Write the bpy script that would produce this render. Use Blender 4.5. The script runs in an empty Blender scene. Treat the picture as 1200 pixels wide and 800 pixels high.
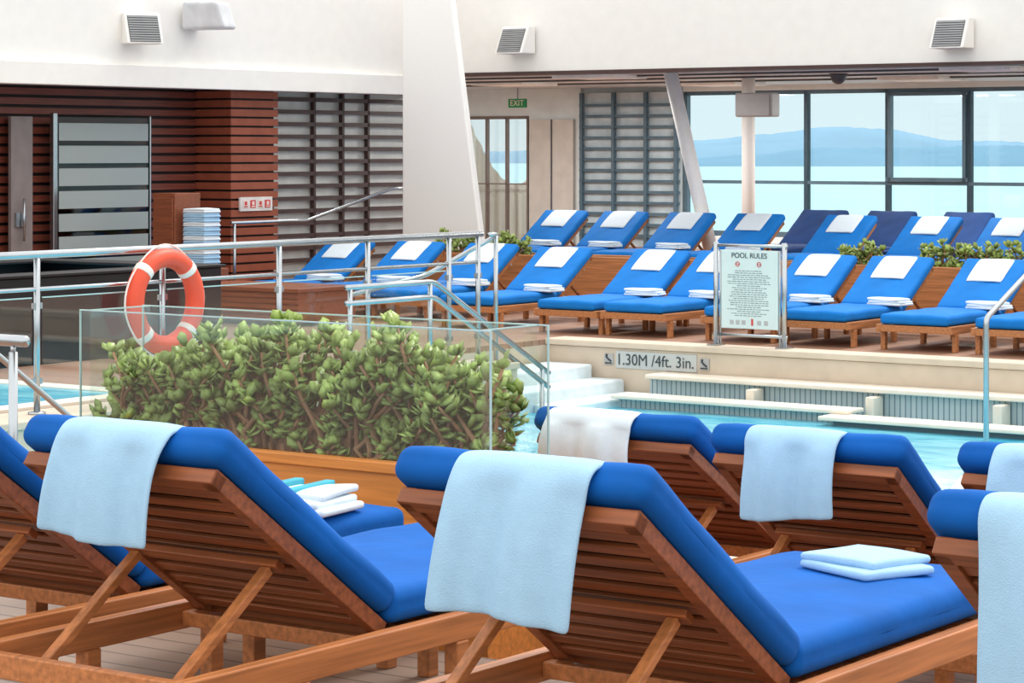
import bpy, math, random
from mathutils import Vector, Matrix
random.seed(7)
A = math.radians(-35.5)
CA, SA = math.cos(A), math.sin(A)
# ship grid: v runs along the pool end, u along the pool side
def W(v, u, z=0.0):
    return Vector((CA*v - SA*u, SA*v + CA*u, z))
COL = bpy.context.scene.collection

def lin(c):
    c = c/255.0
    return c/12.92 if c <= 0.04045 else ((c+0.055)/1.055)**2.4
def rgb(r, g, b): return (lin(r), lin(g), lin(b), 1.0)

# ---------------------------------------------------------------- materials
def newmat(name):
    m = bpy.data.materials.new(name); m.use_nodes = True
    nt = m.node_tree
    return m, nt, nt.nodes['Principled BSDF']
def mat(name, c, rough=0.5, metal=0.0, var=0.06, vscale=6.0, bump=0.0, bscale=60.0, spec=0.5, stretch=None, coat=0.0):
    m, nt, p = newmat(name)
    p.inputs['Roughness'].default_value = rough
    p.inputs['Metallic'].default_value = metal
    p.inputs['Specular IOR Level'].default_value = spec
    p.inputs['Coat Weight'].default_value = coat
    tc = nt.nodes.new('ShaderNodeTexCoord')
    mp = nt.nodes.new('ShaderNodeMapping')
    nt.links.new(tc.outputs['Object'], mp.inputs['Vector'])
    if stretch: mp.inputs['Scale'].default_value = stretch
    n = nt.nodes.new('ShaderNodeTexNoise'); n.inputs['Scale'].default_value = vscale
    n.inputs['Detail'].default_value = 4
    nt.links.new(mp.outputs[0], n.inputs['Vector'])
    r = nt.nodes.new('ShaderNodeValToRGB')
    r.color_ramp.elements[0].position = 0.3; r.color_ramp.elements[1].position = 0.7
    lo = [max(0, x*(1-var*2)) for x in c[:3]]; hi = [min(1, x*(1+var*2)) for x in c[:3]]
    r.color_ramp.elements[0].color = (*lo, 1); r.color_ramp.elements[1].color = (*hi, 1)
    nt.links.new(n.outputs['Fac'], r.inputs['Fac'])
    nt.links.new(r.outputs['Color'], p.inputs['Base Color'])
    if bump > 0:
        n2 = nt.nodes.new('ShaderNodeTexNoise'); n2.inputs['Scale'].default_value = bscale
        n2.inputs['Detail'].default_value = 3
        nt.links.new(mp.outputs[0], n2.inputs['Vector'])
        b = nt.nodes.new('ShaderNodeBump'); b.inputs['Strength'].default_value = bump
        b.inputs['Distance'].default_value = 0.01
        nt.links.new(n2.outputs['Fac'], b.inputs['Height'])
        nt.links.new(b.outputs['Normal'], p.inputs['Normal'])
    return m
def wood(name, c, axis, rough=0.45, var=0.14):
    s = {'x': (2.0, 45, 45), 'y': (45, 2.0, 45), 'z': (45, 45, 2.0)}[axis]
    return mat(name, c, rough, var=var, vscale=1.3, stretch=s, coat=0.08, spec=.35)
def glass(name, tint=(0.94, 0.985, 0.98), refl=0.5, rough=0.02, base=.035):
    m = bpy.data.materials.new(name); m.use_nodes = True; nt = m.node_tree
    for n in list(nt.nodes): nt.nodes.remove(n)
    o = nt.nodes.new('ShaderNodeOutputMaterial')
    t = nt.nodes.new('ShaderNodeBsdfTransparent'); t.inputs[0].default_value = (*tint, 1)
    g = nt.nodes.new('ShaderNodeBsdfGlossy'); g.inputs['Roughness'].default_value = rough
    lw = nt.nodes.new('ShaderNodeLayerWeight'); lw.inputs[0].default_value = 0.5
    pw = nt.nodes.new('ShaderNodeMath'); pw.operation = 'POWER'; pw.inputs[1].default_value = 4.0
    nt.links.new(lw.outputs['Facing'], pw.inputs[0])
    ma = nt.nodes.new('ShaderNodeMath'); ma.operation = 'MULTIPLY_ADD'; ma.inputs[1].default_value = refl; ma.inputs[2].default_value = base
    nt.links.new(pw.outputs[0], ma.inputs[0])
    mx = nt.nodes.new('ShaderNodeMixShader')
    nt.links.new(ma.outputs[0], mx.inputs[0]); nt.links.new(t.outputs[0], mx.inputs[1]); nt.links.new(g.outputs[0], mx.inputs[2])
    nt.links.new(mx.outputs[0], o.inputs[0])
    return m
def frosted(name, c, alpha=0.75):
    m, nt, p = newmat(name)
    p.inputs['Base Color'].default_value = c; p.inputs['Alpha'].default_value = alpha
    p.inputs['Roughness'].default_value = 0.35
    return m

WX = wood('teak_across', rgb(148, 84, 46), 'x', var=.17); WY = wood('teak_along', rgb(184, 116, 68), 'y')
WB = wood('teak_back_slats', rgb(142, 80, 46), 'x', var=.16)
FX = wood('far_teak_across', rgb(176, 116, 72), 'x'); FY = wood('far_teak_along', rgb(176, 116, 72), 'y')
PLW = wood('planter_teak', rgb(212, 134, 62), 'x', 0.45, 0.10)
CABW = wood('cabinet_wood', rgb(132, 74, 48), 'x')
DBACK = mat('dark_backing', rgb(40, 24, 24), 0.7)
BLUE = mat('royal_blue_canvas', rgb(6, 90, 172), 0.8, var=0.06, vscale=5, bump=0.8, bscale=6, spec=0.2)
FBLUE = mat('bright_blue_canvas', rgb(20, 116, 196), 0.8, var=0.05, vscale=5, bump=0.4, bscale=7, spec=0.2)
SHADEBLUE = mat('shaded_blue_canvas', rgb(22, 62, 120), 0.8)  # darker copy of the far blue, shade put into the colour
TOWB = mat('pale_blue_terry', rgb(166, 204, 231), 0.95, var=0.015, vscale=30, bump=0.3, bscale=320, spec=0.1)
TOWW = mat('white_blue_terry', rgb(220, 231, 238), 0.95, var=0.012, vscale=30, bump=0.2, bscale=320, spec=0.1)
TEAL = mat('teal_band', rgb(60, 160, 180), 0.8)
STEEL = mat('brushed_steel', rgb(178, 184, 188), 0.25, 0.95, var=0.03)
WHITE = mat('white_paint', rgb(243, 240, 235), 0.6, var=0.01)
PERF = mat('perforated_white_panel', rgb(250, 248, 244), 0.6, var=0.012, vscale=60)
WALLP = mat('pale_wall', rgb(226, 234, 234), 0.6, var=0.02)
GREYP = mat('grey_panel', rgb(172, 172, 172), 0.5, var=0.03)
BEIGEP = mat('beige_panel', rgb(206, 200, 192), 0.5, var=0.03)
TAN = mat('cream_reflection', rgb(242, 236, 222), 0.8, var=0.05, vscale=2, stretch=(14, 14, .5))
CEIL = mat('ceiling_panel', rgb(204, 208, 212), 0.6, var=0.02)
DFRAME = mat('dark_blue_frame', rgb(78, 102, 116), 0.45)
DBAR = mat('dark_brown_bar', rgb(70, 46, 42), 0.5)
LBAR = mat('taupe_door_frame', rgb(128, 112, 104), 0.5)
STONE = mat('beige_stone', rgb(204, 188, 168), 0.6, var=0.04, vscale=4)
LEDGE = mat('cream_ledge', rgb(226, 216, 200), 0.55, var=0.03)
DARKT = mat('dark_tub_panel', rgb(30, 27, 30), 0.45, var=0.1, spec=.3)
DARKW = mat('dark_gunmetal', rgb(84, 88, 92), 0.5)
RED = mat('life_ring_red', rgb(232, 78, 46), 0.5, var=0.03); RINGW = mat('ring_white_band', rgb(235, 215, 205), 0.5)
SIGNB = mat('sign_board', rgb(206, 220, 218), 0.4, var=0.01); INK = mat('sign_ink', rgb(54, 64, 70), 0.6); REDI = mat('sign_red', rgb(205, 60, 60), 0.6)
FINE = mat('fine_print_ink', rgb(110, 124, 126), 0.6)
MARK = mat('marker_plate', rgb(186, 190, 188), 0.5, var=0.02)
GREEN = mat('exit_green', rgb(20, 140, 80), 0.5)
LEAF = mat('jade_leaf', rgb(152, 172, 92), 0.38, var=0.30, vscale=7, spec=0.5); STEM = mat('jade_stem', rgb(166, 122, 90), 0.8, var=0.2)
SOIL = mat('potting_soil', rgb(70, 54, 40), 0.95, bump=0.6)
SEA = mat('sea_water', rgb(150, 188, 196), 0.6, var=0.03, vscale=.004, stretch=(1, 6, 1), spec=.15)
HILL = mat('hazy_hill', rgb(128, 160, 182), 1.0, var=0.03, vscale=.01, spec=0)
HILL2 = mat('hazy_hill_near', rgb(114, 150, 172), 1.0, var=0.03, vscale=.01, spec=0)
GL = glass('clear_glass', (.955, .985, .98), .5, base=.06); GLW = glass('window_glass', (0.95, 0.99, 1.0), 0.2)
EDGE = mat('glass_edge', rgb(176, 206, 204), .2, var=.02)
FROST = frosted('frosted_band', rgb(176, 188, 188), 0.8)
LOUVG = mat('louvre_glass', rgb(220, 219, 214), 0.3, var=0.04)

# deck planks
def deckmat(name, c1, c2, mort, bw=3.0, rh=0.12):
    m, nt, p = newmat(name)
    tc = nt.nodes.new('ShaderNodeTexCoord'); b = nt.nodes.new('ShaderNodeTexBrick')
    b.inputs['Scale'].default_value = 1.0; b.inputs['Brick Width'].default_value = bw; b.inputs['Row Height'].default_value = rh
    b.inputs['Mortar Size'].default_value = 0.006
    b.inputs['Color1'].default_value = c1; b.inputs['Color2'].default_value = c2; b.inputs['Mortar'].default_value = mort
    nt.links.new(tc.outputs['Object'], b.inputs['Vector']); nt.links.new(b.outputs['Color'], p.inputs['Base Color'])
    p.inputs['Roughness'].default_value = 0.6
    return m
DECK = deckmat('teak_deck', rgb(160, 120, 96), rgb(150, 110, 88), rgb(100, 74, 60))
DECKN = deckmat('weathered_deck', rgb(142, 122, 108), rgb(132, 112, 100), rgb(92, 76, 68))
GRILL = deckmat('ribbed_drain', rgb(186, 194, 194), rgb(174, 186, 188), rgb(110, 130, 140), 0.05, 2.0)
# water
def watermat():
    m, nt, p = newmat('pool_water')
    tc = nt.nodes.new('ShaderNodeTexCoord'); mp = nt.nodes.new('ShaderNodeMapping')
    mp.inputs['Scale'].default_value = (1.0, 2.2, 1); nt.links.new(tc.outputs['Object'], mp.inputs['Vector'])
    n = nt.nodes.new('ShaderNodeTexNoise'); n.inputs['Scale'].default_value = 1.6; n.inputs['Detail'].default_value = 5; n.inputs['Distortion'].default_value = 1.2
    nt.links.new(mp.outputs[0], n.inputs['Vector'])
    r = nt.nodes.new('ShaderNodeValToRGB'); e = r.color_ramp.elements
    e[0].position = .35; e[0].color = rgb(66, 172, 204); e[1].position = .65; e[1].color = rgb(134, 212, 228)
    nt.links.new(n.outputs['Fac'], r.inputs['Fac']); nt.links.new(r.outputs['Color'], p.inputs['Base Color'])
    b = nt.nodes.new('ShaderNodeBump'); b.inputs['Strength'].default_value = .2; b.inputs['Distance'].default_value = .05
    nt.links.new(n.outputs['Fac'], b.inputs['Height']); nt.links.new(b.outputs['Normal'], p.inputs['Normal'])
    p.inputs['Roughness'].default_value = .15; p.inputs['Specular IOR Level'].default_value = .25
    return m
WATER = watermat()

# ---------------------------------------------------------------- mesh builder
class M:
    def __init__(s): s.v = []; s.f = []; s.mi = []; s.sm = []
    def add(s, vs, fs, mi=0, sm=False):
        o = len(s.v); s.v += [tuple(x) for x in vs]
        for f in fs: s.f.append(tuple(i+o for i in f)); s.mi.append(mi); s.sm.append(sm)
        return s
    def box(s, x0, x1, y0, y1, z0, z1, mi=0):
        vs = [(x0,y0,z0),(x1,y0,z0),(x1,y1,z0),(x0,y1,z0),(x0,y0,z1),(x1,y0,z1),(x1,y1,z1),(x0,y1,z1)]
        return s.add(vs, [(0,3,2,1),(4,5,6,7),(0,1,5,4),(1,2,6,5),(2,3,7,6),(3,0,4,7)], mi)
    def beam(s, p1, p2, w, t, side=(1,0,0), mi=0):
        p1 = Vector(p1); p2 = Vector(p2); d = (p2-p1).normalized(); sd = Vector(side)
        sd = (sd - d*sd.dot(d)).normalized(); n = d.cross(sd)
        vs = []
        for p in (p1, p2):
            for a, b in ((-1,-1),(1,-1),(1,1),(-1,1)): vs.append(p + sd*w/2*a + n*t/2*b)
        return s.add(vs, [(0,3,2,1),(4,5,6,7),(0,1,5,4),(1,2,6,5),(2,3,7,6),(3,0,4,7)], mi)
    def tube(s, pts, r, n=10, mi=0, closed=False, radii=None, cap=True):
        pts = [Vector(p) for p in pts]; k = len(pts); vs = []; fs = []
        up = Vector((0.013, 0.021, 1)).normalized(); prev = None
        for i, p in enumerate(pts):
            if closed: d = (pts[(i+1) % k]-pts[i-1])
            else: d = pts[min(i+1, k-1)]-pts[max(i-1, 0)]
            d.normalize()
            if prev is None:
                a = d.cross(up)
                if a.length < .05: a = d.cross(Vector((1, 0, 0)))
            else: a = prev - d*prev.dot(d)
            a.normalize(); prev = a; b = d.cross(a)
            rr = radii[i] if radii else r
            for j in range(n):
                t = 2*math.pi*j/n; vs.append(p + a*math.cos(t)*rr + b*math.sin(t)*rr)
        m = k if closed else k-1
        for i in range(m):
            i2 = (i+1) % k
            for j in range(n):
                j2 = (j+1) % n; fs.append((i*n+j, i*n+j2, i2*n+j2, i2*n+j))
        if not closed and cap:
            fs.append(tuple(range(n))[::-1]); fs.append(tuple((k-1)*n+j for j in range(n)))
        return s.add(vs, fs, mi, True)
    def rbox(s, c, h, r, xf=None, puff=0.0, mi=0, n=7, wob=0.0):
        """rounded soft box, centre c, half sizes h, optional transform function"""
        def arr(hh):
            e = [hh-r, hh-r*.75, hh-r*.5, hh-r*.25, hh] if hh > r*1.01 else [hh*.5, hh*.75, hh]
            mid = [-(hh-r) + 2*(hh-r)*i/n for i in range(1, n)] if hh > r*1.01 else [0]
            return [-x for x in e[::-1]] + mid + e
        ax = [arr(x) for x in h]
        rr = min(r, *h)
        def proj(p):
            q = [max(-(h[i]-rr), min(h[i]-rr, p[i])) for i in range(3)]
            d = Vector([p[i]-q[i] for i in range(3)])
            if d.length > 1e-9: d = d.normalized()*rr
            w = Vector(q)+d
            pf = puff*(1-(w[0]/h[0])**4)*(1-(w[1]/h[1])**4)
            if wob and w[2] > 0:
                pf += wob*(math.sin(w[0]*19+w[1]*7)*math.sin(w[1]*13+1.3+w[0]*5))
            w[2] += pf*(1 if w[2] > 0 else -0.2)
            w = w+Vector(c)
            return xf(w) if xf else w
        for a in range(3):
            b, d = [(1, 2), (2, 0), (0, 1)][a]
            for sg in (-1, 1):
                vs = []; B = ax[b]; D = ax[d]
                for x in B:
                    for y in D:
                        p = [0, 0, 0]; p[a] = sg*h[a]; p[b] = x; p[d] = y; vs.append(proj(p))
                fs = []
                for i in range(len(B)-1):
                    for j in range(len(D)-1):
                        q = (i*len(D)+j, (i+1)*len(D)+j, (i+1)*len(D)+j+1, i*len(D)+j+1)
                        fs.append(q if sg > 0 else q[::-1])
                s.add(vs, fs, mi, True)
        return s
    def mesh(s, name, mats, merge=False):
        me = bpy.data.meshes.new(name); me.from_pydata(s.v, [], s.f)
        for m in (mats if isinstance(mats, (list, tuple)) else [mats]): me.materials.append(m)
        me.polygons.foreach_set('material_index', s.mi); me.polygons.foreach_set('use_smooth', s.sm)
        if merge:
            import bmesh
            b = bmesh.new(); b.from_mesh(me); bmesh.ops.remove_doubles(b, verts=b.verts, dist=1e-5); b.to_mesh(me); b.free()
        me.update(); return me

def thing(name, v, u, z, label, category, rot=0.0, group=None):
    o = bpy.data.objects.new(name, None); o.empty_display_size = .2
    o.location = W(v, u, z); o.rotation_euler = (0, 0, A+rot)
    o['label'] = label; o['category'] = category
    if group: o['group'] = group
    COL.objects.link(o); return o
def part(m, name, mats, parent, bevel=0.0, merge=False, label=None, stuff=False):
    o = bpy.data.objects.new(name, m.mesh(name, mats, merge)); o.parent = parent
    if bevel:
        b = o.modifiers.new('bevel', 'BEVEL'); b.width = bevel; b.segments = 2; b.limit_method = 'ANGLE'
    if label: o['label'] = label
    if stuff: o['kind'] = 'stuff'
    COL.objects.link(o); return o
def solo(m, name, mats, v, u, z, label=None, category=None, rot=0.0, bevel=0.0, merge=False, structure=False, group=None):
    o = bpy.data.objects.new(name, m.mesh(name, mats, merge)); o.location = W(v, u, z); o.rotation_euler = (0, 0, A+rot)
    if label: o['label'] = label
    if category: o['category'] = category
    if structure: o['kind'] = 'structure'
    if group: o['group'] = group
    if bevel:
        b = o.modifiers.new('bevel', 'BEVEL'); b.width = bevel; b.segments = 2; b.limit_method = 'ANGLE'
    COL.objects.link(o); return o
def clone(src, v, u, z, rot=0.0, label=None, swap=None):
    o = src.copy(); o.location = W(v, u, z); o.rotation_euler = (0, 0, A+rot)
    if label: o['label'] = label
    COL.objects.link(o)
    for c in src.children:
        k = c.copy(); k.parent = o; COL.objects.link(k)
        if swap and swap.get(k.name.split('.')[0]):
            k.data = swap[k.name.split('.')[0]]
        for c2 in c.children:
            k2 = c2.copy(); k2.parent = k; COL.objects.link(k2)
    return o
def text(s, size, name, material, parent, loc, rot=(math.pi/2, 0, 0), align='CENTER', ext=0.001, width=None):
    cu = bpy.data.curves.new(name+'_src', 'FONT'); cu.body = s; cu.size = size; cu.align_x = align; cu.align_y = 'CENTER'; cu.extrude = ext
    t = bpy.data.objects.new(name+'_src', cu); COL.objects.link(t)
    bpy.context.view_layer.update()
    me = bpy.data.meshes.new_from_object(t.evaluated_get(bpy.context.evaluated_depsgraph_get()))
    bpy.data.objects.remove(t); me.materials.clear(); me.materials.append(material)
    if width:
        xs = [q.co.x for q in me.vertices]; k = width/(max(xs)-min(xs)); c = (max(xs)+min(xs))/2
        for q in me.vertices: q.co.x = (q.co.x-c)*k
    o = bpy.data.objects.new(name, me); o.parent = parent; o.location = loc; o.rotation_euler = rot
    COL.objects.link(o); return o

# ---------------------------------------------------------------- loungers
L, XH, BL = 1.93, 0.78, 0.77
def lounger(v, u, z, label, zr=0.38, ang=35.7, woods=None, blue=None, rot=0.0, group=None):
    wx, wy = woods or (WX, WY); wb = wx if woods else WB; blue = blue or BLUE
    a = math.radians(ang); b = Vector((0, -math.cos(a), math.sin(a))); n = Vector((0, math.sin(a), math.cos(a)))
    H = Vector((0, XH, zr-0.01))
    t = thing('sun_lounger', v, u, z, label, 'lounge chair', rot, group)
    m = M()
    for s in (-1, 1): m.box(s*.345-.020, s*.345+.020, 0, L, zr-.07, zr)
    m.box(-.325, .325, 0, .03, zr-.065, zr-.005); m.box(-.325, .325, L-.03, L, zr-.065, zr-.005); m.box(-.325, .325, XH-.06, XH-.02, zr-.06, zr-.02)
    part(m, 'frame', wy, t, .004)
    m = M(); y = XH+.02
    while y < L-.1: m.box(-.324, .324, y, y+.055, zr-.035, zr-.012); y += .08
    part(m, 'seat_slats', wx, t, .003)
    for sx in (-1, 1):
        for yy in (.40, XH+.25, L-.12):
            m = M(); m.box(sx*.345-.022, sx*.345+.022, yy-.025, yy+.025, 0, zr-.07); part(m, 'leg', wy, t, .004)
    # backrest
    m = M()
    for s in (-1, 1): m.beam(H+Vector((s*.288, 0, 0)), H+b*BL+Vector((s*.288, 0, 0)), .036, .040)
    ns = 11
    for i in range(ns):
        q = .05 + (BL-.125)*i/(ns-1)
        m.beam(H+b*(q-.0195)-n*.006, H+b*(q+.0195)-n*.006, .545, .012)
    m.beam(H+b*(BL-.04)-n*.002, H+b*(BL+.006)-n*.002, .612, .036)
    part(m, 'backrest', wb, t, .0025)
    m = M(); m.box(-.265, .265, .02, BL-.045, .014, .020); m.v = [tuple(H+b*p[1]+n*p[2]+Vector((p[0], 0, 0))) for p in m.v]
    part(m, 'gap_shade_sheet', DBACK, t)  # added dark sheet, stands in for the shade between back slats
    m = M(); m.beam(H+b*(BL*.5-.018)-n*.032, H+b*(BL*.5+.018)-n*.032, .5, .020); part(m, 'strut_bar', wx, t, .003)
    for s in (-1, 1):
        m = M(); m.beam(H+b*(BL*.5)-n*.045+Vector((s*.215, 0, 0)), (s*.215, .12, zr-.05), .030, .022)
        part(m, 'support_strut', wy, t, .003)
    m = M(); m.box(-.325, .325, .09, .15, zr-.068, zr-.050); part(m, 'strut_stop', wx, t, .004)
    # cushions
    y0, y1 = XH+.0, L+.005
    m = M(); m.rbox((0, (y0+y1)/2, zr+.046), (.33, (y1-y0)/2, .044), .032, puff=.018, wob=.004, n=16)
    part(m, 'seat_cushion', blue, t, merge=True)
    def xf(p): return H + b*(p.y+.03) + n*(p.z+.024) + Vector((p.x, 0, 0))
    m = M(); m.rbox((0, (BL+.01)/2, .043), (.33, (BL+.02)/2, .042), .032, xf, puff=.012, wob=.004, n=12)
    part(m, 'back_cushion', blue, t, merge=True)
    return t, dict(H=H, b=b, n=n)

def towel_mesh(g, front=.28, hang=.33, w=.36, seed=0, lean=.05, slant=0.0):
    rnd = random.Random(seed)
    H, b, n = g['H'], g['b'], g['n']; off = .124
    pts = [H+b*(BL-front)+n*(off+.004), H+b*(BL-front*.6)+n*(off+.006), H+b*(BL-front*.25)+n*(off+.002), H+b*(BL+.01)+n*(off-.008),
           H+b*(BL+.045)+n*(off-.028), H+b*(BL+.062)+n*(.075), H+b*(BL+.066)+n*.04]
    last = pts[-1]; K = 10
    for i in range(1, K+1):
        f = i/K; pts.append(last+Vector((0, -lean*f*.6-.012*math.sin(f*3), -hang*f)))
    m = M(); nx = 18; vs = []; ph = rnd.random()*6; k = len(pts)
    for i, p in enumerate(pts):
        hf = max(0, (i-6))/K; g2 = min(1, max(0, (i-3)/6))
        for j in range(nx+1):
            x = (j/nx-.5)*w*(1-.05*g2*(1-hf)) + slant*hf
            wv = .014*g2*math.sin(j*.62+ph)+.006*hf*math.sin(j*1.7+ph*2)
            sag = -.014*math.sin(j/nx*3.1+ph)*hf
            edge = -.006*(abs(j/nx-.5)*2)**6
            vs.append((x, p.y+wv*(hf > 0), p.z+sag+edge*(1-hf)+.004*g2*math.sin(j*.62+ph)*(hf == 0)))
    fs = [(i*(nx+1)+j, i*(nx+1)+j+1, (i+1)*(nx+1)+j+1, (i+1)*(nx+1)+j) for i in range(k-1) for j in range(nx)]
    m.add(vs, fs, 0, True); return m
def soften(o, th=.014, lv=2):
    s = o.modifiers.new('solid', 'SOLIDIFY'); s.thickness = th; s.offset = 0
    q = o.modifiers.new('sub', 'SUBSURF'); q.levels = lv; q.render_levels = lv
def drape(v, u, z, g, material, label, x=0.0, rot=0.0, group=None, **kw):
    m = towel_mesh(g, **kw); m.v = [(p[0]+x, p[1], p[2]) for p in m.v]
    o = solo(m, 'draped_towel', material, v, u, z, label, 'towel', rot, group=group); soften(o); return o
def folded(v, u, z, material, label, rot=0.0, band=False, layers=3, sx=.2, sy=.13, group=None, name='folded_towel', th=.022, loose=1.0):
    rnd = random.Random(int(v*100+u*37))
    t = thing(name, v, u, z, label, 'towel', rot, group)
    m = M()
    for i in range(layers):
        an = rnd.uniform(-.05, .05)*loose; ca, sa = math.cos(an), math.sin(an)
        cx, cy, cz = rnd.uniform(-.014, .014)*loose, rnd.uniform(-.012, .012)*loose, th/2+i*th*.93
        def xf(p, cx=cx, cy=cy, cz=cz, ca=ca, sa=sa, i=i):
            z2 = p.z+cz+.004*i*math.sin(p.x*14+i)*math.sin(p.y*11+i*2)
            return Vector((ca*p.x-sa*p.y+cx, sa*p.x+ca*p.y+cy, z2))
        m.rbox((0, 0, 0), (sx-i*.006, sy-i*.004, th/2), th/2*.95, xf, puff=.004, n=10, wob=.0025)
    part(m, 'folded_cloth', material, t, merge=True)
    if band:
        for xx in (-.05, .06):
            m = M(); hh = layers*th*.96+.004
            m.box(xx-.018, xx+.018, -sy-.016, sy+.016, .003, hh+.008); part(m, 'woven_stripe', TEAL, t, .006)
    return t

NEAR = "blue-cushioned sun loungers beside the planter"
near = {}
ZP = .20
def du(ang): return XH - BL*math.cos(math.radians(ang))
for k, v, u in (('A', -5.06, 4.30), ('B', -4.197, 4.28), ('C', -3.055, 4.294), ('D', -1.80, 4.335)):
    lab = {'A': "teak slatted sun lounger, blue cushion, folded striped towel on its seat",
           'B': "teak slatted sun lounger with blue cushion, pale blue towel over backrest",
           'C': "teak slatted sun lounger, blue cushion, towels on backrest and seat",
           'D': "teak slatted sun lounger with blue cushion and long hanging towel"}[k]
    near[k] = (v, u-du(35.7), ZP, lounger(v, u-du(35.7), ZP, lab, group=NEAR)[1])
for k, v, u, ang, lab in (('E', -4.66, 7.12, 31.5, "teak sun lounger with blue cushion behind the plant box"),
                ('F', -3.61, 6.55, 37.0, "teak sun lounger by the pool, white towel over backrest"),
                ('G', -2.79, 6.55, 37.0, "teak sun lounger by the pool beside a matching lounger")):
    near[k] = (v, u-du(ang), 0, lounger(v, u-du(ang), 0, lab, ang=ang, group=NEAR)[1])
TL = "pale blue terry towel draped over lounger backrest"
drape(*near['B'], TOWB, TL, x=.0, hang=.235, seed=2, group='draped towels', slant=-.02)
drape(*near['C'], TOWB, TL, x=.03, hang=.31, seed=5, group='draped towels', slant=-.04)
drape(*near['D'], TOWB, "long pale blue terry towel hanging off lounger backrest", x=-.03, hang=.5, seed=3, group='draped towels', lean=0)
drape(*near['E'], TOWW, "white terry towel draped over lounger beside the planter", x=-.08, hang=.14, seed=5, group='draped towels')
drape(*near['F'], TOWB, "pale towel draped over lounger backrest near the pool", x=-.03, hang=.23, w=.32, seed=4, group='draped towels')
drape(*near['G'], TOWB, "pale towel draped over lounger backrest near the pool", x=-.03, hang=.23, seed=6, group='draped towels')
folded(-4.93, 5.76, ZP+.487, TOWW, "folded white towel with teal stripes on lounger seat", .15, True, 3, .19, .12, group='folded towels')
folded(-2.99, 5.78, ZP+.489, TOWB, "folded pale blue towel on lounger seat", -.35, False, 2, .135, .115, group='folded towels', th=.021, loose=2)
folded(-3.75, 8.20, .487, TOWW, "folded white towels stacked on lounger seat near pool", .3, False, 4, .15, .12, group='folded towels', th=.028)

# far loungers
FG = "blue sun loungers across the pool"
src, fg = lounger(-13.55, 21.8, 0, "blue-cushioned teak sun lounger on far pool deck", zr=.23, ang=33, woods=(FX, FY), blue=FBLUE, rot=math.pi, group=FG)
ftm = towel_mesh(fg, front=.36, hang=.2, seed=11)
fto = solo(ftm, 'draped_towel', TOWW, -13.55, 21.8, 0, "white towel laid over the top of a far lounger", 'towel', math.pi, group='towels on far loungers'); soften(fto, lv=1)
ffo = folded(-13.27, 20.85, .333, TOWW, "white folded towel on a far lounger seat", math.pi+.2, False, 3, .18, .12, group='folded towels on far loungers')
for v in (-14.74, -12.78, -11.67, -10.85, -9.86, -8.95):
    clone(src, v, 21.8, 0, math.pi); clone(fto, v, 21.8, 0, math.pi); clone(ffo, v+.26, 20.85, .333, math.pi-.1)
for v, u in ((-16.0, 22.25), (-17.0, 22.25), (-17.95, 22.2)):
    clone(src, v, u, 0, math.pi); clone(fto, v, u, 0, math.pi); clone(ffo, v+.26, u-.95, .333, math.pi)
for v in (-17.9, -17.0, -16.03, -15.07, -13.84, -12.75, -11.75):
    clone(src, v, 26.45, .25, math.pi, "blue-cushioned sun lounger on the raised deck"); clone(fto, v, 26.45, .25, math.pi)
    if v < -15: clone(ffo, v+.2, 25.5, .583, math.pi)
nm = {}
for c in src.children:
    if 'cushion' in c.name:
        me = c.data.copy(); me.materials[0] = SHADEBLUE; nm[c.name.split('.')[0]] = me
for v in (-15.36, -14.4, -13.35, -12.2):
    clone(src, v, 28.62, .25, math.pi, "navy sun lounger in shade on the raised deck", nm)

# ---------------------------------------------------------------- plants
def leaf(m, p, d, up, l, w):
    d = d.normalized(); s = d.cross(up)
    if s.length < .01: s = d.cross(Vector((1, 0, 0)))
    s.normalize(); n = s.cross(d)
    o = [p, p+d*l*.3+s*w*.40, p+d*l*.72+s*w*.52, p+d*l+n*l*.10, p+d*l*.72-s*w*.52, p+d*l*.3-s*w*.40]
    c1 = p+d*l*.55+n*w*.05; c2 = p+d*l*.55-n*w*.18
    vs = o+[c1, c2]
    fs = [(i, (i+1) % 6, 6) for i in range(6)]+[((i+1) % 6, i, 7) for i in range(6)]
    m.add(vs, fs, 0, True)
def jade(v, u, z, h, rx, ry, label, tips=60, seed=0, ls=.045, group=None, name='jade_plant', zmin=.10):
    R = random.Random(seed); t = thing(name, v, u, z, label, 'plant', 0, group)
    st = M(); lf = M()
    for i in range(tips):
        bx, by = R.uniform(-rx*.5, rx*.5), R.uniform(-ry*.35, ry*.35)
        ang = R.uniform(0, 6.283); rr = math.sqrt(R.random())
        ex = max(-rx, min(rx, rr*rx*math.cos(ang)*1.3)); ey = rr*ry*math.sin(ang)
        ez = h*(R.uniform(zmin, 1.0))*(1-.22*rr*rr)*(1+.07*math.sin(seed*3+ex*22))
        p0 = Vector((bx, by, 0)); p3 = Vector((ex, ey, ez))
        p1 = p0+Vector((R.uniform(-.06, .06), R.uniform(-.05, .03), ez*.35)); p2 = p3*.7+p1*.3+Vector((R.uniform(-.04, .04), 0, -.02))
        st.tube([p0, p1, p2, p3], .006, 6, radii=[.012, .010, .007, .005])
        dirn = (p3-p2).normalized()
        for k in range(3):
            c = p3-dirn*(k*.032)
            for q in range(3 if k else 4):
                az = R.uniform(0, 6.28); el = R.uniform(-.1, .9) if k else R.uniform(.4, 1.3)
                d = Vector((math.cos(az)*math.cos(el), math.sin(az)*math.cos(el), math.sin(el)))
                leaf(lf, c, d, Vector((R.uniform(-.7, .7), R.uniform(-1.0, .4), 1)), ls*R.uniform(.65, 1.25), ls*.68)
    part(st, 'stems', STEM, t); part(lf, 'leaves', LEAF, t, merge=False, stuff=True)
    return t

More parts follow.
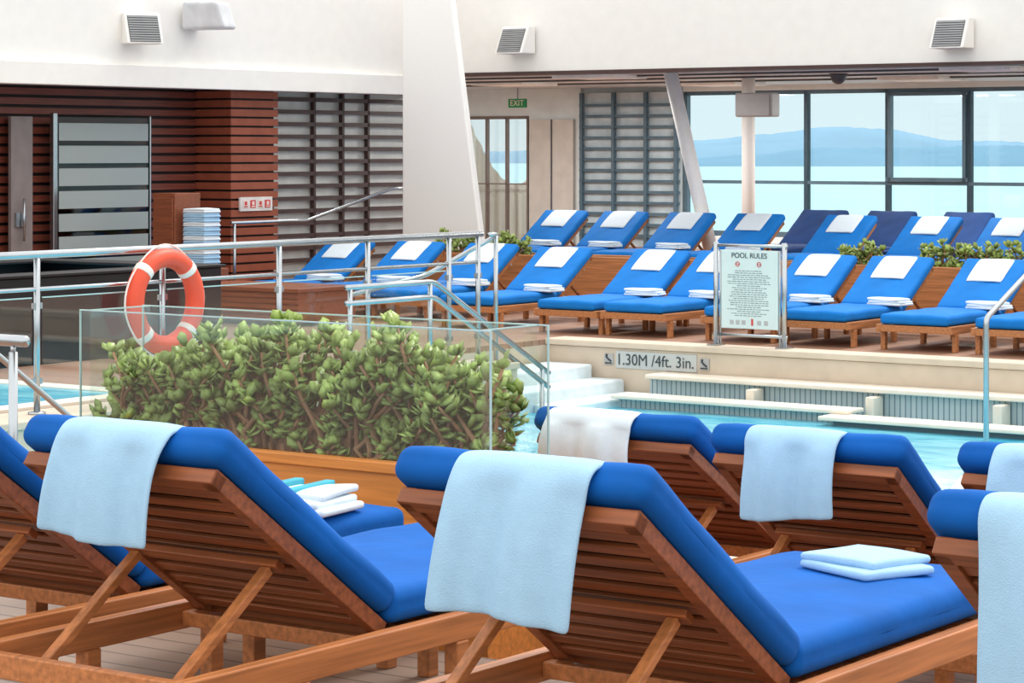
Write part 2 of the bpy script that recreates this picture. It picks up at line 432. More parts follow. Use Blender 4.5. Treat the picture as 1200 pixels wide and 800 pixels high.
# main planter
PV0, PV1, PU0, PU1 = -6.50, -4.678, 6.40, 6.80
pc = ((PV0+PV1)/2, (PU0+PU1)/2)
t = thing('planter_box', pc[0], pc[1], 0, "orange-brown wooden plant box with glass screens around it", 'planter')
hx = (PV1-PV0)/2; hy = (PU1-PU0)/2
m = M()
m.box(-hx, hx, -hy, -hy+.03, 0, .74); m.box(-hx, hx, hy-.03, hy, 0, .74); m.box(-hx, -hx+.03, -hy, hy, 0, .74); m.box(hx-.03, hx, -hy, hy, 0, .74)
m.box(-hx-.01, hx+.01, -hy-.012, -hy+.04, .715, .752)
part(m, 'box_body', PLW, t, .005)
m = M(); m.box(-hx+.03, hx-.03, -hy+.03, hy-.03, .6, .69); part(m, 'soil', SOIL, t)
for x0, x1, y0, y1 in ((-hx, hx, -hy+.035, -hy+.043), (-hx, hx, hy-.043, hy-.035), (hx-.043, hx-.035, -hy+.05, hy-.05), (-hx+.035, -hx+.043, -hy+.05, hy-.05)):
    m = M(); m.box(x0, x1, y0, y1, .69, 1.19); g = part(m, 'glass_screen', GL, t)
    m = M(); m.box(x0, x1, y0, y1, 1.19, 1.1945)
    if x1-x0 > .1: m.box(x0-.004, x0, y0, y1, .75, 1.1945); m.box(x1, x1+.004, y0, y1, .75, 1.1945)
    part(m, 'polished_edge', EDGE, g)
hs = [.38, .42, .47, .53, .46, .50, .49, .40]
for i in range(8):
    jade(PV0+.2+i*.204, pc[1]+(-.035 if i == 0 else .0), .69, hs[i], .16 if i in (0, 7) else .18, .115 if i == 0 else .14, "bushy green jade plant growing in the wooden plant box", 54, seed=20+i, ls=.060, group='jade plants in the plant box', zmin=.2)

# far planters with plants
for i, (a, b) in enumerate(((-17.6, -15.95), (-15.5, -12.7), (-12.15, -8.5))):
    m = M(); c = (a+b)/2; h = (b-a)/2
    m.box(-h, h, -.25, -.22, 0, .6); m.box(-h, h, .22, .25, 0, .6); m.box(-h, -h+.03, -.22, .22, 0, .6); m.box(h-.03, h, -.22, .22, 0, .6)
    t = thing('planter_box', c, 23.0, 0, "low teak plant box between two rows of loungers", 'planter', group='low plant boxes')
    part(m, 'box_body', FX, t, .01)
    m = M(); m.box(-h+.03, h-.03, -.22, .22, .4, .5); part(m, 'soil', SOIL, t)
for i, v in enumerate((-17.2, -16.4, -11.95, -11.1, -10.7, -10.3, -9.6)):
    jade(v, 23.0, .5, .33, .24, .15, "small leafy green shrub in a low plant box", 30, seed=50+i, ls=.075, group='shrubs in low plant boxes', name='leafy_shrub')

# ---------------------------------------------------------------- floors and pool
m = M(); m.box(-14, 6, -4, 6.25, 0, ZP); solo(m, 'floor', DECKN, 0, 0, 0, structure=True)
m = M()
m.box(-30, 6, 6.25, 9.5, -.05, 0); m.box(-30, 6, -4, 6.25, -.05, -.001)
m.box(-30, -12, 9.5, 16.9, -.05, 0); m.box(-30, -13.3, 16.9, 19.2, -.05, 0); m.box(-2, 6, 9.5, 19.2, -.05, 0)
m.box(-30, 6, 19.2, 24.2, -.05, 0)
solo(m, 'floor', DECK, 0, 0, 0, structure=True)
m = M(); m.box(-30, 6, 24.2, 33.6, -.05, .25); solo(m, 'floor', DECK, 0, 0, 0, structure=True)

P = thing('swimming_pool', -7, 14.3, 0, "turquoise swimming pool with beige stone rim and ledges", 'swimming pool')
def sh(m): m.v = [(p[0]+7, p[1]-14.3, p[2]) for p in m.v]; return m
m = M()
m.box(-12.2, -2, 19.2, 19.4, -1.5, -.05); m.box(-13.3, -12.2, 19.2, 19.4, -1.5, -.05); m.box(-13.5, -13.3, 16.9, 19.4, -1.5, -.05)
m.box(-13.3, -12, 16.7, 16.9, -1.5, -.05); m.box(-12.2, -12, 9.5, 16.7, -1.5, -.05); m.box(-12, -2, 9.3, 9.5, -1.5, -.05); m.box(-2, -1.8, 9.3, 19.4, -1.5, -.05)
m.box(-13.3, -2, 9.5, 19.2, -1.6, -1.5)
part(sh(m), 'basin', STONE, P)
m = M(); m.box(-12, -2, 9.5, 16.9, -.56, -.5); m.box(-13.3, -2, 16.9, 19.2, -.56, -.5); part(sh(m), 'water_surface', WATER, P)
m = M(); m.box(-13.3, -2, 19.17, 19.5, -.045, .012); m.box(-12.45, -11.97, 9.5, 16.9, -.045, .012); m.box(-12.3, -2, 9.2, 9.53, -.045, .012); part(sh(m), 'coping', STONE, P, .01)
m = M(); m.box(-12.0, -3, 18.86, 19.18, -.275, -.235); part(sh(m), 'bench_ledge', LEDGE, P, .01)
m = M(); m.box(-12.08, -9.74, 18.42, 18.72, -.42, -.385); part(sh(m), 'bench_ledge', LEDGE, P, .01)
m = M(); m.box(-9.9, -3, 18.2, 18.5, -.455, -.42); part(sh(m), 'bench_ledge', LEDGE, P, .01)
m = M(); m.box(-12.0, -3, 18.95, 19.0, -1.2, -.275); m.box(-12.05, -9.8, 18.52, 18.57, -1.2, -.42); m.box(-9.8, -3, 18.3, 18.35, -1.2, -.455); part(sh(m), 'ribbed_drain', GRILL, P)
for x in (-10.9, -9.75, -8.6):
    m = M(); m.box(x, x+.08, 18.75, 18.93, -.6, -.30); part(sh(m), 'ledge_support', LEDGE, P, .01)
m = M(); m.box(-13.25, -12.75, 17.3, 19.15, -1.0, -.20); m.box(-12.75, -12.4, 17.5, 19.15, -1.0, -.32); m.box(-12.4, -12.1, 17.7, 19.15, -1.0, -.43)
part(sh(m), 'entry_steps', mat('white_step', rgb(215, 226, 230), .5), P, .02)
# shallow wading pool beside the railing
WP = thing('wading_pool', -13.35, 11.3, 0, "shallow aqua wading pool with pale stone rim", 'pool')
m = M(); m.box(-.85, .85, -1.9, -1.7, 0, .03); m.box(-.85, .85, 1.7, 1.9, 0, .03); m.box(-.85, -.65, -1.7, 1.7, 0, .03); m.box(.65, .85, -1.7, 1.7, 0, .03); part(m, 'rim', LEDGE, WP, .006)
m = M(); m.box(-.65, .65, -1.7, 1.7, .0, .018); part(m, 'water_surface', WATER, WP)
# depth marker: one lettered plate between two small pictogram plates
m = M(); m.box(-12.52, -11.66, 19.19, 19.2, -.225, -.07)
D = part(sh(m), 'depth_marker', MARK, P)
text("1.30M /4ft. 3in.", .145, 'depth_lettering', INK, D, (-12.09+7, 19.186-14.3, -.15), width=.80)
for x, s in ((-12.60, 1), (-11.58, 1)):
    m = M(); m.box(x-.05, x+.05, 19.188, 19.198, -.2, -.10); ic = part(sh(m), 'warning_icon', GREYP, P)
    m = M(); q = 19.184-14.3
    m.tube([(x-.026+7, q, -.125), (x+7, q, -.15), (x+.03+7, q, -.168)], .008, 6); m.tube([(x-.036+7, q, -.185), (x+.036+7, q, -.185)], .006, 6)
    m.tube([(x-.02+7+.007*math.cos(k), q, -.114+.007*math.sin(k)) for k in [j*.785 for j in range(8)]], .005, 6, closed=True)
    part(m, 'icon_figure', INK, ic)

# ---------------------------------------------------------------- railings
def arc(pts, r=.08, n=5):
    out = [Vector(pts[0])]
    for i in range(1, len(pts)-1):
        a, b, c = Vector(pts[i-1]), Vector(pts[i]), Vector(pts[i+1])
        d1 = (a-b).normalized()*r; d2 = (c-b).normalized()*r
        for k in range(n+1):
            f = k/n; out.append((b+d1)*(1-f)**2+b*2*f*(1-f)+(b+d2)*f*f)
    out.append(Vector(pts[-1])); return out
R = thing('railing', -12.22, 9.8, 0.012, "steel and glass railing along the pool side deck", 'railing')
m = M(); m.tube([(0, -.5, 1.06), (0, 6.9, 1.06)], .027); part(m, 'top_rail', STEEL, R)
m = M(); m.tube([(0, -.5, .83), (0, 6.85, .83)], .014); part(m, 'lower_rail', STEEL, R)
posts = [.2, 1.9, 3.1, 4.35, 5.4, 6.45, 6.85]
for p in posts:
    m = M(); m.tube([(0, p, 0), (0, p, 1.05)], .022); m.tube([(0, p, 0), (0, p, .015)], .06); m.box(-.012, .012, p-.04, p+.04, .70, .74); m.box(-.012, .012, p-.04, p+.04, .2, .24); part(m, 'post', STEEL, R)
for a, b in zip(posts[:-1], posts[1:]):
    if b-a > .6:
        m = M(); m.box(-.006, .006, a+.05, b-.05, .12, .77); g = part(m, 'glass_panel', GL, R)
        m = M(); m.box(-.006, .006, a+.05, b-.05, .77, .778); part(m, 'polished_edge', EDGE, g)
H1 = thing('handrail', -12.03, 14.7, 0.012, "steel handrail sloping down into the pool steps", 'handrail')
for k, o in enumerate((0, .12)):
    m = M(); m.tube(arc([(0+o*0, 0, .71-o), (0, 1.1, .71-o), (0, 2.7, -.13-o)]), .022); part(m, 'rail', STEEL, H1)
for y in (.05, 1.05):
    m = M(); m.tube([(0, y, 0), (0, y, .71)], .02); part(m, 'post', STEEL, H1)
m = M(); m.tube([(0, 2.6, -.05), (0, 2.6, -1.2)], .02); part(m, 'post', STEEL, H1)
m = M(); m.add([(0, 1.15, .5), (0, 2.65, -.28), (0, 2.65, -.45), (0, 1.15, .2)], [(0, 1, 2, 3)]); part(m, 'glass_panel', GL, H1)
H3 = thing('handrail', -12.22, 16.7, 0.012, "steel handrail stepping down from the railing corner", 'handrail')
m = M(); m.tube(arc([(0, .1, 1.05), (0, .25, 1.05), (-.35, -.3, .72), (-.4, -1.2, .60)]), .02); part(m, 'rail', STEEL, H3)
m = M(); m.tube([(0, .2, 0), (0, .2, 1.04)], .02); part(m, 'post', STEEL, H3)
H2 = thing('handrail', -8.15, 17.66, -1.5, "steel pool handrail rising towards the far deck", 'handrail')
m = M(); m.tube(arc([(0, 0, 0), (0, 0, 1.98), (0, 1.15, 2.45), (0, 2.0, 2.8)], .05), .022); part(m, 'rail', STEEL, H2)
m = M(); m.tube([(0, 1.85, 1.5), (0, 1.85, 2.72)], .02); part(m, 'post', STEEL, H2)
H4 = thing('handrail', -8.17, 7.68, 0, "steel handrail with rounded end near the pool", 'handrail')
m = M(); m.tube([(0, 0, 0), (0, 0, .88)], .021, 12); m.tube([(0, 0, 0), (0, 0, .02)], .07, 14); part(m, 'post', STEEL, H4)
m = M(); m.tube([(-1.2, 0, .93), (.0, 0, .93), (.08, 0, .93), (.09, 0, .93)], .026, 12, radii=[.026, .026, .026, .018]); part(m, 'rail', STEEL, H4)
m = M(); m.tube([(0, 0, .86), (0, 0, .92)], .012, 10); part(m, 'bracket', STEEL, H4)
m = M(); m.tube([(-1.1, 0, 0), (-1.1, 0, .92)], .021, 12); part(m, 'post', STEEL, H4)
H5 = thing('handrail', -8.97, 8.1, 0, "slim steel handrail sloping towards the pool", 'handrail')
m = M(); m.tube(arc([(0, 0, 0), (0, 0, .95), (0, 1.0, .24), (0, 1.05, 0)], .04), .016, 8); part(m, 'rail', STEEL, H5)
H6 = thing('handrail', -18.75, 20.6, 0, "steel stair handrail beside the louvred wall", 'handrail')
m = M(); m.tube(arc([(0, .3, .95), (0, 1.6, .95), (0, 3.2, 1.30), (0, 3.6, 1.30)], .05), .02); part(m, 'rail', STEEL, H6)
for y in (.35, 3.55):
    m = M(); m.tube([(0, y, 0), (0, y, .95 if y < 1 else 1.30)], .018); part(m, 'post', STEEL, H6)

# life ring
LR = thing('life_ring', -12.10, 12.80, .71, "red-orange life ring with white bands hung on railing", 'life ring')
m = M(); m.tube([(0, .305*math.cos(t*math.pi/24), .305*math.sin(t*math.pi/24)) for t in range(48)], .068, 14, closed=True); part(m, 'ring', RED, LR)
for q in range(4):
    a0 = math.pi/4+q*math.pi/2
    m = M(); m.tube([(0, .305*math.cos(a0+k*.04), .305*math.sin(a0+k*.04)) for k in range(-2, 3)], .071, 14); part(m, 'white_band', RINGW, LR)
m = M(); m.tube([(0, (.385+.012*math.cos(4*t*math.pi/24))*math.cos(t*math.pi/24), (.385+.012*math.cos(4*t*math.pi/24))*math.sin(t*math.pi/24)) for t in range(48)], .007, 6, closed=True); part(m, 'grab_rope', RINGW, LR)

# pool rules sign
S = thing('pool_rules_sign', -11.22, 19.38, .012, "freestanding pool rules board in a steel frame", 'sign')
for x in (-.35, .35):
    m = M(); m.tube([(x, 0, 0), (x, 0, .93)], .024); m.tube([(x-.045, 0, .0), (x-.045, 0, .86)], .01) if x > 0 else m.tube([(x+.045, 0, .0), (x+.045, 0, .86)], .01); m.box(x-.05, x+.05, -.08, .08, 0, .015); part(m, 'post', STEEL, S)
for z in (.1, .9):
    m = M(); m.tube([(-.38, 0, z), (.38, 0, z)], .014); part(m, 'crossbar', STEEL, S)
m = M(); m.box(-.29, .29, -.012, .012, .16, .86); part(m, 'board', SIGNB, S, .004)
text("POOL RULES", .066, 'heading_lettering', INK, S, (0, -.015, .81), width=.36)
R2 = random.Random(3); m = M()
z = .675
while z > .265:
    w = R2.uniform(.12, .235); x = -w
    while x < w-.02:
        l = R2.uniform(.012, .045); m.box(x, min(x+l, w), -.0135, -.0125, z-.003, z+.003); x += l+.009
    z -= .019
part(m, 'small_print', FINE, S)
m = M()
for x in (-.12, .1): m.tube([(x+.02*math.cos(k*.6), -.014, .735+.02*math.sin(k*.6)) for k in range(10)], .0035, 5, closed=True); m.box(x-.016, x+.016, -.015, -.013, .732, .738)
m.box(.02, .04, -.015, -.013, .19, .25); part(m, 'red_symbols', REDI, S)
m = M()
for x in (-.18, -.12, -.06, .1, .17): m.box(x-.02, x+.02, -.0135, -.0125, .195, .235)
part(m, 'grey_symbols', GREYP, S)

# hot tub surround and bench box
T = thing('hot_tub', -16.2, 13.85, 0, "hot tub with near-black side panels and dark rim", 'hot tub')
m = M()
for s in (-1, 1): m.box(s*1.05-.05, s*1.05+.05, -2.85, 2.85, 0, .72)
m.box(-1.0, 1.0, -2.85, -2.75, 0, .72); m.box(-1.0, 1.0, 2.75, 2.85, 0, .72); part(m, 'side_panel', DARKT, T, .01)
m = M(); m.box(-1.13, 1.13, -2.88, -2.5, .72, .745); m.box(-1.13, 1.13, 2.5, 2.88, .72, .745); m.box(-1.13, -.8, -2.5, 2.5, .72, .745); m.box(.8, 1.13, -2.5, 2.5, .72, .745); part(m, 'rim', DARKT, T, .006)
m = M(); m.box(-.99, .99, -2.74, 2.74, .40, .45); part(m, 'water_surface', WATER, T)
m = M(); m.box(-.8, .8, -.45, .45, .04, .34); m.box(-.82, .82, -.48, .48, .34, .38)
for i in range(5): m.box(-.8, .8, -.465, -.45, .06+i*.055, .10+i*.055)
solo(m, 'deck_box', CABW, -17.0, 19.5, 0, "low slatted brown wooden deck box", 'box', bevel=.006)

# ---------------------------------------------------------------- building, left
m = M(); m.box(-20.0, -19.85, 14, 25.6, 0, 2.6); solo(m, 'wall_left', DBACK, 0, 0, 0, structure=True)
SL = wood('dark_red_slats_along', rgb(118, 60, 46), 'y')
m = M(); z = .05
while z < 2.5: m.box(-19.84, -19.80, 14, 21.5, z, z+.07); z += .105
solo(m, 'trim_1', SL, 0, 0, 0, structure=True)
m = M(); m.box(-19.8, -19.3, 21.5, 22.25, 0, 2.48); z = .05
while z < 2.45:
    m.box(-19.82, -19.26, 21.46, 22.28, z, z+.08, 1); z += .105
solo(m, 'column_cladding', [DBACK, mat('red_slat', rgb(150, 80, 58), .5, spec=.3)], 0, 0, 0, "square column clad in reddish wooden slats", 'column')
m = M(); m.box(-30, -18.97, 14, 25.6, 2.46, 2.56); solo(m, 'ceiling', CEIL, 0, 0, 0, structure=True)
m = M(); m.box(-19.3, -19.0, 14, 25.2, 2.56, 4.3); solo(m, 'wall_left_upper', WHITE, 0, 0, 0, structure=True)
m = M(); m.box(-19.0, -18.93, 14, 25.2, 2.44, 2.68); solo(m, 'trim_2', WHITE, 0, 0, 0, structure=True, bevel=.01)
# louvred windows left
m = M(); m.box(-19.84, -19.80, 22.3, 25.5, .1, 2.46); wl = solo(m, 'window_1', LOUVG, 0, 0, 0, structure=True)
m = M(); z = .25
while z < 2.46: m.box(-19.76, -19.72, 22.3, 25.5, z, z+.05); z += .15
for y in (22.32, 23.5, 24.05, 24.55, 25.45): m.box(-19.78, -19.72, y-.02, y+.02, .1, 2.46)
solo(m, 'trim_3', DBAR, 0, 0, 0, structure=True)
# glass door
DO = -.27
m = M(); m.box(-19.62, -19.60, 19.3+DO, 20.75+DO, .05, 2.12); dd = solo(m, 'door_1', glass('door_glass', (.55, .58, .58), .3), 0, 0, 0, structure=True)
m = M(); z = .15
while z < 2.08: m.box(-19.598, -19.59, 19.35+DO, 20.72+DO, z, z+.19); z += .245
o = part(m, 'frosted_stripe', FROST, dd)
m = M(); m.box(-19.64, -19.58, 19.26+DO, 19.32+DO, .0, 2.16); m.box(-19.64, -19.58, 20.74+DO, 20.76+DO, .0, 2.14); part(m, 'door_frame', STEEL, dd, .005)
m = M(); m.box(-19.7, -19.66, 18.45, 18.76, .05, 2.12); d2 = solo(m, 'door_2', mat('grey_door', rgb(132, 122, 120), .4), 0, 0, 0, structure=True)
m = M(); m.box(-19.66, -19.63, 18.5, 18.64, .95, 1.1); m.tube([(-19.6, 18.58, .8), (-19.6, 18.58, 1.25)], .013); part(m, 'door_handle', STEEL, d2)
# sign plates on the clad column
m = M(); m.box(-.012, .012, -.28, .28, -.08, .08); t = solo(m, 'safety_sign_panel', mat('sign_backing', rgb(226, 222, 218), .5), -19.245, 21.87, 1.14, "row of small white and red safety signs", 'sign')
for i in range(4):
    m = M(); y = -.19+i*.127; m.box(.012, .018, y-.045, y+.045, -.045, .045); part(m, 'sign_plate', [RINGW, REDI, RINGW, REDI][i], t)
    m = M(); m.box(.018, .021, y-.02, y+.02, -.012, .03); m.box(.018, .021, y-.03, y+.03, -.035, -.022); part(m, 'sign_symbol', [REDI, RINGW, REDI, RINGW][i], t)
# towel cabinet
t = thing('towel_cabinet', -18.4, 19.9, 0, "wooden towel cabinet with open shelf holding towels", 'cabinet')
m = M(); m.box(-.40, -.08, -.2, .2, 0, 1.3); m.box(-.08, .33, -.2, .2, 0, .5); part(m, 'body', CABW, t, .008)
m = M(); m.box(-.38, -.10, -.22, -.2, .05, 1.25); part(m, 'door', CABW, t, .006)
for i in range(13):
    folded(-18.24, 19.86, .505+i*.049, TOWB if i % 3 else TOWW, "folded blue and white towel in a tall stack", 0, False, 2, .16, .13, group='stack of towels in cabinet', th=.0235, loose=.3)

# white tapered column
m = M()
vs = [(-18.37, 23.5, 0), (-17.10, 23.5, 0), (-17.10, 23.6, 0), (-18.37, 23.6, 0), (-18.37, 23.5, 4.3), (-17.76, 23.5, 4.3), (-17.76, 23.6, 4.3), (-18.37, 23.6, 4.3)]
m.add(vs, [(0,3,2,1),(4,5,6,7),(0,1,5,4),(1,2,6,5),(2,3,7,6),(3,0,4,7)])
m.v = [(a+17.8, b-23.55, c) for a, b, c in m.v]
solo(m, 'tapered_column', PERF, -17.8, 23.55, 0, "wide white tapered column with dotted panel surface", 'column', bevel=.02)

# ---------------------------------------------------------------- building, end
m = M(); m.box(-19.0, 0, 25.0, 25.3, 2.72, 4.3); solo(m, 'wall_back_upper', WHITE, 0, 0, 0, structure=True)
m = M(); m.box(-19.0, 0, 24.96, 25.34, 2.68, 2.72); solo(m, 'trim_4', DBAR, 0, 0, 0, structure=True)
m = M(); m.box(-26, 0, 25.3, 33.6, 2.74, 2.84)
solo(m, 'ceiling', CEIL, 0, 0, 0, structure=True)
m = M()
for u in (26.2, 27.4, 28.8, 30.4): m.box(-25, -1, u, u+.05, 2.715, 2.74)
solo(m, 'trim_5', DARKW, 0, 0, 0, structure=True)
m = M(); m.box(-26, -24.6, 33.0, 33.2, .25, 2.74); m.box(-24.6, -23.2, 33.0, 33.2, 2.3, 2.74); m.box(-23.2, -22.2, 33.0, 33.2, .25, 2.74); m.box(-22.2, -20.3, 33.1, 33.2, .25, 2.74)
m.box(-20.3, -12, 33.0, 33.2, .25, .45); m.box(-20.3, -12, 33.0, 33.2, 2.66, 2.74)
solo(m, 'wall_back', WALLP, 0, 0, 0, structure=True)
m = M(); m.box(-26.1, -26, 25.3, 33.2, .25, 2.74); m.box(-26, -19.85, 25.3, 25.6, .0, 2.74); solo(m, 'wall_side', WALLP, 0, 0, 0, structure=True)
m = M(); m.box(-12.1, -12, 30.5, 33.2, .25, 2.74); solo(m, 'wall_right', WALLP, 0, 0, 0, structure=True)
# entry doors
m = M(); m.box(-24.6, -23.2, 33.14, 33.16, .25, 2.3); dd = solo(m, 'door_3', glass('entry_glass', (.95, .97, .97), .3, base=.12), 0, 0, 0, structure=True)
m = M()
for x in (-24.6, -24.06, -23.66, -23.24): m.box(x, x+.03, 32.98, 33.06, .25, 2.3)
m.box(-24.6, -23.2, 32.98, 33.06, 2.26, 2.31); m.box(-24.6, -23.2, 32.98, 33.06, 1.2, 1.22); part(m, 'door_frame', LBAR, dd)
m = M(); vs = []
for i in range(41):
    x = -24.6+1.4*i/40; y = 33.3+.02*math.sin(i*1.3); vs += [(x, y, .3), (x, y, 2.2-1.0*abs(math.sin(i*.06)))]
m.add(vs, [(2*i, 2*i+2, 2*i+3, 2*i+1) for i in range(40)], 0, True); m.v = [(p[0]+23.9, p[1]-33.3, p[2]-.3) for p in m.v]
solo(m, 'door_reflection', TAN, -23.9, 33.3, .3, "cream sheet standing in for reflections in the glass entrance doors", 'reflection')  # cream sheet shaped and coloured as reflections in the door glass
m = M(); m.box(-23.15, -22.3, 32.93, 32.99, .25, 2.25); dx = solo(m, 'door_4', BEIGEP, 0, 0, 0, structure=True)
m = M(); m.box(-22.72, -22.70, 32.91, 32.93, .25, 2.25); part(m, 'door_seam', DARKW, dx)
# louvre right
m = M(); m.box(-22.15, -20.3, 32.95, 33.0, .25, 2.66); solo(m, 'window_2', mat('louvre_glass_blue', rgb(190, 204, 210), .4), 0, 0, 0, structure=True)
m = M(); z = .4
while z < 2.6: m.box(-22.15, -20.3, 32.88, 32.92, z, z+.045); z += .17
for x in (-22.1, -21.5, -20.9, -20.35): m.box(x-.025, x+.025, 32.85, 32.92, .25, 2.66)
solo(m, 'trim_6', DFRAME, 0, 0, 0, structure=True)
# exit sign
t = thing('exit_sign', -22.93, 32.3, 2.5, "green illuminated exit sign hanging from ceiling", 'sign')
m = M(); m.box(-.17, .17, -.02, .02, -.07, .07); part(m, 'sign_body', GREEN, t, .005)
text("EXIT", .13, 'exit_lettering', RINGW, t, (0, -.022, 0))
m = M(); m.box(-.01, .01, -.005, .005, .07, .24); part(m, 'hanger', STEEL, t)
# windows
ml = [-20.25, -18.15, -16.8, -15.5, -12.1]
for i in range(4):
    a, b = ml[i], ml[i+1]
    m = M(); m.box(a+.03, b-.03, 33.09, 33.1, .45, 2.66); w = solo(m, 'window_%d' % (i+3), GLW, 0, 0, 0, structure=True)
    m = M(); m.box(a-.03, a+.03, 33.0, 33.1, .45, 2.66); m.box(b-.03, b+.03, 33.0, 33.1, .45, 2.66)
    m.box(a, b, 33.0, 33.1, 2.6, 2.66); m.box(a, b, 33.0, 33.1, 1.25, 1.30); m.box(a, b, 33.0, 33.1, .45, .53)
    if i == 2:
        m.box(a+.03, a+.08, 32.95, 33.05, 1.30, 2.6); m.box(b-.08, b-.03, 32.95, 33.05, 1.30, 2.6); m.box(a, b, 32.95, 33.05, 1.30, 1.36); m.box(a, b, 32.95, 33.05, 2.55, 2.6)
    part(m, 'window_frame', DFRAME, w)
# columns
m = M(); m.tube([(-.66, 0, 2.49), (0, 0, 0)], .09, 20); solo(m, 'leaning_column', PERF, -15.86, 26.56, .25, "white round column leaning under the white fascia", 'column')
m = M(); m.tube([(0, 0, 0), (0, 0, 2.49)], .09, 20); solo(m, 'round_column', PERF, -16.93, 29.2, .25, "upright white round column under the ceiling", 'column')
t = thing('wall_speaker', -16.62, 28.9, 2.20, "grey boxy loudspeaker mounted on the round column", 'speaker')
m = M(); m.rbox((0, 0, .16), (.28, .12, .16), .03); part(m, 'housing', GREYP, t, merge=True)
m = M(); m.box(-.25, .25, -.128, -.12, .02, .30); part(m, 'front_grille', GREYP, t)
# security dome
m = M()
vs = []; n = 14
for i in range(5):
    ph = i*math.pi/8
    for j in range(n): vs.append((.1*math.cos(ph)*math.cos(j*6.2832/n), .1*math.cos(ph)*math.sin(j*6.2832/n), -.1*math.sin(ph)))
fs = [(i*n+j, i*n+(j+1) % n, (i+1)*n+(j+1) % n, (i+1)*n+j) for i in range(4) for j in range(n)]
m.add(vs, fs, 0, True); m.tube([(0, 0, 0), (0, 0, .04)], .12, 16)
solo(m, 'dome_camera', DARKW, -15.2, 28.5, 2.70, "small dark dome camera on the ceiling", 'camera')

# louvred wall fixtures
def fixture(v, u, z, rot, label):
    t = thing('wall_floodlight', v, u, z, label, 'wall light', rot, 'white louvred wall fixtures')
    m = M(); vs = [(-.2, 0, -.16), (.2, 0, -.16), (.2, 0, .18), (-.2, 0, .18), (-.2, -.30, -.16), (.2, -.30, -.16), (.2, -.14, .18), (-.2, -.14, .18)]
    m.add(vs, [(0,1,2,3),(7,6,5,4),(0,4,5,1),(3,2,6,7),(1,5,6,2),(0,3,7,4)]); part(m, 'housing', WHITE, t, .015)
    m = M()
    for i in range(11):
        f = .10+i*.076; y = -.30+.16*f; zz = -.16+.34*f
        m.box(-.165, .165, y-.02, y-.004, zz-.008, zz+.008)
    part(m, 'grille', GREYP, t)
    m = M(); m.add([(-.17, -.30+.16*.06-.004, -.16+.34*.06), (.17, -.30+.16*.06-.004, -.16+.34*.06), (.17, -.30+.16*.9-.004, -.16+.34*.9), (-.17, -.30+.16*.9-.004, -.16+.34*.9)], [(0, 1, 2, 3)]); part(m, 'grille_backing', DARKW, t)
    m = M(); m.box(-.05, .05, -.01, .03, -.05, .05); part(m, 'bracket', GREYP, t)
fl = "white wedge-shaped fixture with louvred face on the wall"
fixture(-18.97, 19.64, 3.06, math.pi/2-.5, fl)
fixture(-17.66, 24.97, 3.09, 0, fl); fixture(-11.86, 24.97, 3.02, 0, fl)
t = thing('wall_speaker', -18.97, 20.42, 3.10, "pale grey boxy loudspeaker bracketed to the white wall", 'speaker', .25)
m = M()
def spk(p): return Vector((p.x*(1-.25*(p.z-.14)/.3)+.25, p.y-(p.z-.14)*.3, p.z))
m.rbox((0, 0, .14), (.24, .16, .15), .04, spk); part(m, 'housing', mat('speaker_grey', rgb(214, 215, 218), .5), t, merge=True)
m = M(); m.box(-.03, .06, -.02, .02, .1, .16); part(m, 'bracket', GREYP, t)

# ---------------------------------------------------------------- outside
m = M(); m.box(-4000, 4000, 60, 9000, -16, -15); solo(m, 'sea', SEA, 0, 0, 0, "calm pale turquoise sea beyond the windows", 'sea')
def hills(dist, prof, name, material, label):
    m = M(); vs = []; k = len(prof); n = 120
    x0, x1 = prof[0][0], prof[-1][0]
    R = random.Random(2)
    for i in range(n+1):
        x = x0+(x1-x0)*i/n
        for a, b in zip(prof[:-1], prof[1:]):
            if a[0] <= x <= b[0]:
                f = (x-a[0])/(b[0]-a[0]); f = f*f*(3-2*f); h = a[1]*(1-f)+b[1]*f; break
        h += R.uniform(-.8, .8)
        vs += [(x, dist, -15), (x, dist+60, -15+(h+15)*.6), (x, dist+200, h), (x, dist+400, -15)]
    fs = [(i*4+j, (i+1)*4+j, (i+1)*4+j+1, i*4+j+1) for i in range(n) for j in range(3)]
    m.add(vs, fs, 0, True)
    o = bpy.data.objects.new(name, m.mesh(name, material)); o['label'] = label; o['category'] = 'hill'; COL.objects.link(o)
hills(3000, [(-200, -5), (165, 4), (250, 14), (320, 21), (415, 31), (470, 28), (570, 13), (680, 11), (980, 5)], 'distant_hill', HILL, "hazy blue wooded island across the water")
hills(2450, [(60, -14), (160, -8), (250, -4), (330, 3), (420, 4), (520, 6), (640, -2), (900, -10)], 'distant_shoreline', HILL2, "hazy blue low shoreline in front of island")

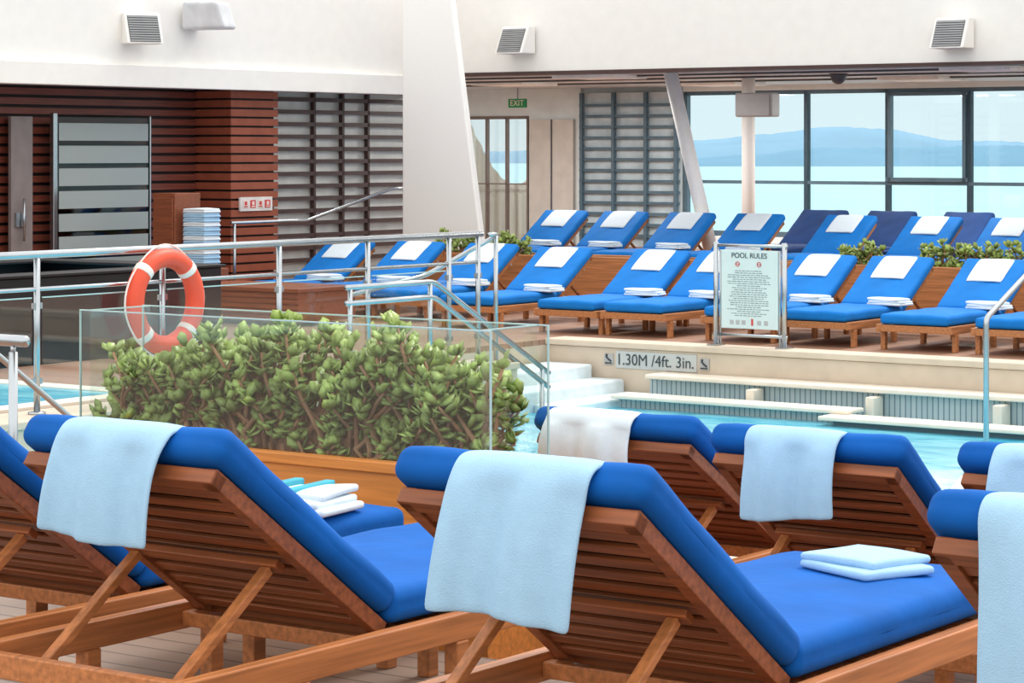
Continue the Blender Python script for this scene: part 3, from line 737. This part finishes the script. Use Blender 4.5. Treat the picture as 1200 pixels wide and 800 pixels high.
# ---------------------------------------------------------------- light, world, camera
w = bpy.data.worlds.new('world'); bpy.context.scene.world = w; w.use_nodes = True
nt = w.node_tree; bg = nt.nodes['Background']
tc = nt.nodes.new('ShaderNodeTexCoord'); sp = nt.nodes.new('ShaderNodeSeparateXYZ'); r = nt.nodes.new('ShaderNodeValToRGB')
nt.links.new(tc.outputs['Generated'], sp.inputs[0]); nt.links.new(sp.outputs['Z'], r.inputs['Fac'])
r.color_ramp.elements[0].color = (.49, .57, .59, 1); r.color_ramp.elements[0].position = .04
r.color_ramp.elements[1].color = (1.0, .99, .975, 1); r.color_ramp.elements[1].position = .25
nt.links.new(r.outputs['Color'], bg.inputs['Color']); bg.inputs['Strength'].default_value = 1.7
sd = bpy.data.lights.new('sun', 'SUN'); sd.energy = 2.1; sd.angle = math.radians(22); sd.color = (1, .98, .94)
so = bpy.data.objects.new('sun', sd); COL.objects.link(so); so.rotation_euler = (math.radians(-28), math.radians(25), 0)
so.location = (0, 0, 20)
# invented panels and area lights, added to brighten under the deck overhang
FILLP = mat('fill_panel_white', rgb(240, 240, 235), .6)
for v, u in ((-23.5, 29.5), (-21.0, 29.5), (-18.0, 27.2), (-15.0, 30.5), (-12.5, 27.2), (-18.5, 31.2)):
    t = thing('added_fill_panel', v, u, 2.68, "flat white panel added under the ceiling for fill light", 'added light', group='added fill panels')
    m = M(); m.box(-.45, .45, -.45, .45, .01, .06); part(m, 'housing', FILLP, t, .01)
    ld = bpy.data.lights.new('fill_light', 'AREA'); ld.shape = 'SQUARE'; ld.size = .85; ld.energy = 90; ld.color = (1, .98, .95)
    lo = bpy.data.objects.new('fill_light', ld); lo.parent = t; lo.location = (0, 0, 0); COL.objects.link(lo)
cd = bpy.data.cameras.new('camera'); cam = bpy.data.objects.new('camera', cd); COL.objects.link(cam)
cam.location = (0, 0, 1.77); cam.rotation_euler = (math.pi/2, 0, 0); cd.sensor_width = 36; cd.lens = 88; cd.shift_y = -.1875; cd.clip_end = 20000; cd.clip_start = .1
bpy.context.scene.camera = cam
bpy.context.scene.view_settings.view_transform = 'Standard'
